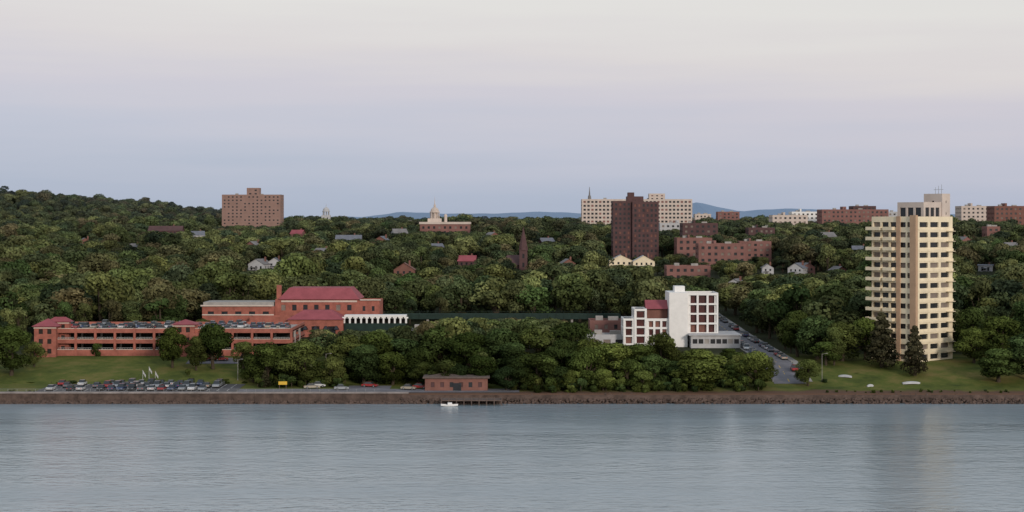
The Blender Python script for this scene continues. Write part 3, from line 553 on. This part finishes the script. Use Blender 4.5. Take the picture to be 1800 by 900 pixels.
for yy in (472,478.9,484.6):
    for x in np.arange(-127.6,-80,2.8):
        if random.random()<(.9 if x>-122 else .45): car(x,yy+random.uniform(-.3,.3),gz(x,yy)+.1,random.choice((1,-1))*math.pi/2)
for yy,pr in ((3.6,.55),(13.5,.6),(20,.6),(29,.4)):
    for x in np.arange(-36,37,2.9):
        if random.random()<pr: car(GX+x,GY+yy,GZ+.05,random.choice((1,-1))*math.pi/2)
for yy in np.arange(492,700,6.4):
    if random.random()<.75: car(81.4,yy,gz(81.4,yy)+.1,math.pi/2)
    if random.random()<.4: car(74.7,yy,gz(74.7,yy)+.1,-math.pi/2)
for px,Y in((548,476),(560,480),(650,480),(718,473.3),(738,476),(600,473)): car(wx(px,Y),Y,gz(wx(px,Y),Y)+.1,random.uniform(-.3,.3))
for x in(-93,-88,-80): car(x,517,gz(x,517)+.12,.1)
def lamp(px,Y,pt):
    x=wx(px,Y); g=gz(x,Y); h=wz(pt,Y)-g; b=MB(); b.cyl(0,0,-.3,.5,.16,.13,8); b.cyl(0,0,.5,h,.08,.05,8); b.limb((0,0,h-.1),(1.2,0,h+.15),.04,.03); b.box(1.0,1.6,-.1,.1,h+.08,h+.2); b.obj('street_lamp',['conc'],None,(x,Y,g))
for a in((418,492,632),(573,486,622),(1445,480,622)): lamp(*a)
for px,Y,pt,c in((251,492,651,'offw'),(262,492,645,'offw'),(273,492,653,'offw')):
    x=wx(px,Y); g=gz(x,Y); h=wz(pt,Y)-g; b=MB(); b.cyl(0,0,-.3,h,.07,.04,8,0); b.dome(0,0,h,.1,.1,8,0)
    for i in range(4): b.face([(.06+i*.2,.1*math.sin(i*1.5),h-.9-.3*i),(.06+(i+1)*.2,.1*math.sin((i+1)*1.5),h-.9-.3*(i+1)),(.06+(i+1)*.2,.1*math.sin((i+1)*1.5),h-.1-.3*(i+1)),(.06+i*.2,.1*math.sin(i*1.5),h-.1-.3*i)],1)
    b.obj('flagpole',['offw',c],None,(x,Y,g))
x=wx(497,475); b=MB(); b.box(-1.2,1.2,0,.12,1.2,2.1,0); b.box(-1.0,-.85,.12,.25,-.2,2.0,1); b.box(.85,1.0,.12,.25,-.2,2.0,1); b.obj('yellow_sign_board',['yel','wood'],None,(x,475,gz(x,475)+.05))
b=MB()
for x in np.arange(-150,-36,2.5): b.box(x,x+.07,465.4,465.47,2.6,3.65)
b.box(-150,-36,465.41,465.46,3.6,3.66); b.box(-150,-36,465.41,465.46,3.1,3.14); b.obj('railing_fence',['steel'])
# ---------------------------------------------------------------- distant hills
def ridge(Yr,pts,name):
    b=MB(); pxs=np.arange(-900,2700,12); tops=np.interp(pxs,[p[0] for p in pts],[p[1] for p in pts])
    for i in range(len(pxs)-1):
        q=[]
        for p,t in((pxs[i],tops[i]),(pxs[i+1],tops[i+1])):
            t2=t+0.5*math.sin(p*.05)+.4*math.sin(p*.13+1); x=wx(p,Yr); z=wz(t2,Yr); q.append((x,z))
        (xa,za),(xb,zb)=q
        b.face([(xa,Yr-1500,10),(xb,Yr-1500,10),(xb,Yr,zb),(xa,Yr,za)]); b.face([(xa,Yr,za),(xb,Yr,zb),(xb,Yr+2500,10),(xa,Yr+2500,10)])
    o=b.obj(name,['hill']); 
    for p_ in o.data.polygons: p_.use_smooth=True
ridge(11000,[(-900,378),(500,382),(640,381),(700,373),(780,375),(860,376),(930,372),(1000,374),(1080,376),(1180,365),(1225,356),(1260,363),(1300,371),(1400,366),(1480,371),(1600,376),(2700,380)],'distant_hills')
# ---------------------------------------------------------------- woodland scatter (one instanced object)
clears=[(385,498,398,1500),(560,584,384,1450),(735,830,408,1250),(908,930,472,900),(1020,1220,390,1400),(1074,1162,452,1000),(1186,1256,448,980),(1226,1315,458,940),(1300,1358,452,1000),(1168,1252,486,860),(1198,1264,412,1120),
(1356,1442,392,1350),(1442,1564,390,1400),(1686,1750,384,1400),(1748,1820,384,1300),(1158,1250,404,1300),(1290,1364,410,1150),(1260,1300,384,1600),
(345,482,560,606),(476,668,580,606),(604,718,572,600),(664,1092,560,622),(1034,1096,583,585),(1030,1104,610,560),(1094,1302,606,555),(55,515,628,540),(1262,1300,590,660)]
for i,(px,Y,pt,wp,a,c,ax) in enumerate(HS): clears.append((px-wp/2+2,px+wp/2-2,pt+((18 if Y<950 else 9) if i<13 else random.uniform(3,9)),Y))
P=[];S=[];Rr=[];I=[]
def try_tree(x,y,h,sc):
    g=gz(x,y)
    for a,c,d,e_ in foot:
        if a-3<x<c+3 and d-2<y<e_+2: return
    if abs(x-78)<9 and y<760: return
    px=900+F*x/y; lim=378+random.uniform(0,9)+2.5*math.sin(px*.021)+2*math.sin(px*.05+1)
    if px<400: lim=300
    if y<545 and not(430<px<1180 or (px>1400 and y>518)): return
    if y<565 and px<430: return
    if y<500: return
    tp=HY+F*(CAMH-(g+h))/y; hw=4.5*sc*F/y*.8
    for a,c,pb,Yb in clears:
        if y<Yb and px+hw>a and px-hw<c: lim=max(lim,pb+random.uniform(-3,6))
    if tp<lim:
        h2=CAMH-(lim-HY)*y/F-g
        if h2<3.5: return
        sc=sc*max(.5,(h2/h)**.6); h=h2
    P.append((x,y,g-.2)); S.append((sc,sc,h/12)); Rr.append((0,0,random.uniform(0,6.28))); I.append(random.randrange(12))
for y0,y1,sp,hm in((500,1000,10.6,12.3),(1000,1700,12,11.5),(1700,2700,16,12)):
    y=y0
    while y<y1:
        X0=0.40*y+20; x=-X0
        while x<X0:
            sc=random.choice((random.uniform(.6,1.1),random.uniform(1.0,1.6),random.uniform(1.4,2.1)))*(1.15 if y>1700 else 1); nz=.5+.5*math.sin(x*.03+y*.011)*math.sin(x*.011-y*.021+2)
            try_tree(x+random.uniform(-.55,.55)*sp,y+random.uniform(-.55,.55)*sp,hm*sc**.6*random.uniform(.8,1.18)*(.8+.34*nz),sc)
            x+=sp
        y+=sp
def scatter(name,kinds,P,S,Rr,I):
    col=bpy.data.collections.new(name+'_kinds')
    for i,me in enumerate(kinds):
        o=bpy.data.objects.new(name+'_kind',me); col.objects.link(o)
    me=bpy.data.meshes.new(name); me.from_pydata(P,[],[])
    for nm,ty,data,k in(('rot','FLOAT_VECTOR',Rr,'vector'),('scl','FLOAT_VECTOR',S,'vector'),('idx','INT',I,'value')):
        at=me.attributes.new(nm,ty,'POINT'); at.data.foreach_set(k,np.array(data).ravel())
    wo=bpy.data.objects.new(name,me); scene.collection.objects.link(wo)
    ng=bpy.data.node_groups.new('scatter_'+name,'GeometryNodeTree'); ng.interface.new_socket('Geometry',in_out='INPUT',socket_type='NodeSocketGeometry'); ng.interface.new_socket('Geometry',in_out='OUTPUT',socket_type='NodeSocketGeometry')
    N=ng.nodes;Lk=ng.links; gi=N.new('NodeGroupInput');go=N.new('NodeGroupOutput');ci=N.new('GeometryNodeCollectionInfo');ci.inputs['Collection'].default_value=col;ci.inputs['Separate Children'].default_value=True;ci.inputs['Reset Children'].default_value=True
    ip=N.new('GeometryNodeInstanceOnPoints');ip.inputs['Pick Instance'].default_value=True
    def na(nm,ty):
        a=N.new('GeometryNodeInputNamedAttribute');a.data_type=ty;a.inputs['Name'].default_value=nm;return a.outputs['Attribute']
    Lk.new(gi.outputs[0],ip.inputs['Points']);Lk.new(ci.outputs[0],ip.inputs['Instance']);Lk.new(na('rot','FLOAT_VECTOR'),ip.inputs['Rotation']);Lk.new(na('scl','FLOAT_VECTOR'),ip.inputs['Scale']);Lk.new(na('idx','INT'),ip.inputs['Instance Index']);Lk.new(ip.outputs[0],go.inputs[0])
    md=wo.modifiers.new('scatter','NODES');md.node_group=ng
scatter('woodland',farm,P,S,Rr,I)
P2=[];S2=[];R2=[];I2=[]
for k in range(900):
    y=random.uniform(466.5,505); x=random.uniform(-72,71); px=900+F*x/y
    if px<890 and y<479: continue
    if 735<px<870 and y<484: continue
    if 600<px<745 and y<487: continue
    s=random.uniform(.7,1.6); P2.append((x,y,gz(x,y)-.1)); S2.append((s,s,s*random.uniform(.7,1.3))); R2.append((0,0,random.uniform(0,6.28))); I2.append(random.randrange(3))
for k in range(220):
    x=random.choice((random.uniform(85,330),random.uniform(-330,-130))); y=random.uniform(465.3,467.5); s=random.uniform(.2,.5); P2.append((x,y,gz(x,y)-.1)); S2.append((s,s,s)); R2.append((0,0,random.uniform(0,6.28))); I2.append(random.randrange(3))
scatter('undergrowth',shr,P2,S2,R2,I2)
print('TREES',len(P))
# ---------------------------------------------------------------- world
W=bpy.data.worlds.new('World');scene.world=W;W.use_nodes=True;nt=W.node_tree;n=nt.nodes;l=nt.links;bg=n['Background'];out=n['World Output']
SE=math.radians(16);SR=math.radians(155)
sky=n.new('ShaderNodeTexSky');sky.sky_type='NISHITA';sky.sun_disc=False;sky.sun_elevation=SE;sky.sun_rotation=SR
l.new(sky.outputs[0],bg.inputs[0]);bg.inputs[1].default_value=0.1
tc=n.new('ShaderNodeTexCoord');sp=n.new('ShaderNodeSeparateXYZ');l.new(tc.outputs['Generated'],sp.inputs[0])
mp=n.new('ShaderNodeMapping');mp.inputs['Scale'].default_value=(2.2,2.2,30);mp.inputs['Rotation'].default_value=(0,math.radians(3),0);l.new(tc.outputs['Generated'],mp.inputs[0])
cn=n.new('ShaderNodeTexNoise');cn.inputs['Scale'].default_value=1.8;cn.inputs['Detail'].default_value=7;l.new(mp.outputs[0],cn.inputs['Vector'])
ma=n.new('ShaderNodeMath');ma.operation='MULTIPLY_ADD';l.new(cn.outputs['Fac'],ma.inputs[0]);ma.inputs[1].default_value=.05;l.new(sp.outputs['Z'],ma.inputs[2])
mb_=n.new('ShaderNodeMath');mb_.operation='MULTIPLY_ADD';l.new(sp.outputs['X'],mb_.inputs[0]);mb_.inputs[1].default_value=.05;l.new(ma.outputs[0],mb_.inputs[2])
rp=n.new('ShaderNodeValToRGB');el=rp.color_ramp.elements
cs=[(0.0,(.38,.45,.58)),(.035,(.43,.49,.63)),(.067,(.53,.55,.67)),(.097,(.63,.60,.68)),(.122,(.73,.68,.69)),(.15,(.79,.76,.735)),(.25,(.74,.73,.72)),(.6,(.55,.60,.66)),(1,(.42,.5,.6))]
while len(el)<len(cs): el.new(.5)
for e_,(p,c) in zip(el,cs): e_.position=p;e_.color=(*c,1)
l.new(mb_.outputs[0],rp.inputs[0])
bg2=n.new('ShaderNodeBackground');l.new(rp.outputs[0],bg2.inputs[0]);bg2.inputs[1].default_value=1.0
mx=n.new('ShaderNodeMixShader');mx.inputs[0].default_value=.9;l.new(bg.outputs[0],mx.inputs[1]);l.new(bg2.outputs[0],mx.inputs[2]);l.new(mx.outputs[0],out.inputs[0])
sl=bpy.data.lights.new('sun','SUN');sl.energy=1.7;sl.angle=math.radians(10);sl.color=(1,.88,.77);so=bpy.data.objects.new('sun',sl);scene.collection.objects.link(so)
d=Vector((math.sin(SR)*math.cos(SE),math.cos(SR)*math.cos(SE),math.sin(SE)));so.rotation_euler=d.to_track_quat('Z','Y').to_euler();so.location=(100,-100,300)
# ---------------------------------------------------------------- camera
cd=bpy.data.cameras.new('camera');cam=bpy.data.objects.new('camera',cd);scene.collection.objects.link(cam);cam.location=(0,0,CAMH);cam.rotation_euler=(math.radians(90),0,0)
cd.sensor_width=36;cd.lens=60;cd.shift_y=-65/1800;cd.clip_end=80000;cd.clip_start=1;scene.camera=cam
scene.view_settings.view_transform='Standard';scene.view_settings.look='None';scene.view_settings.exposure=0
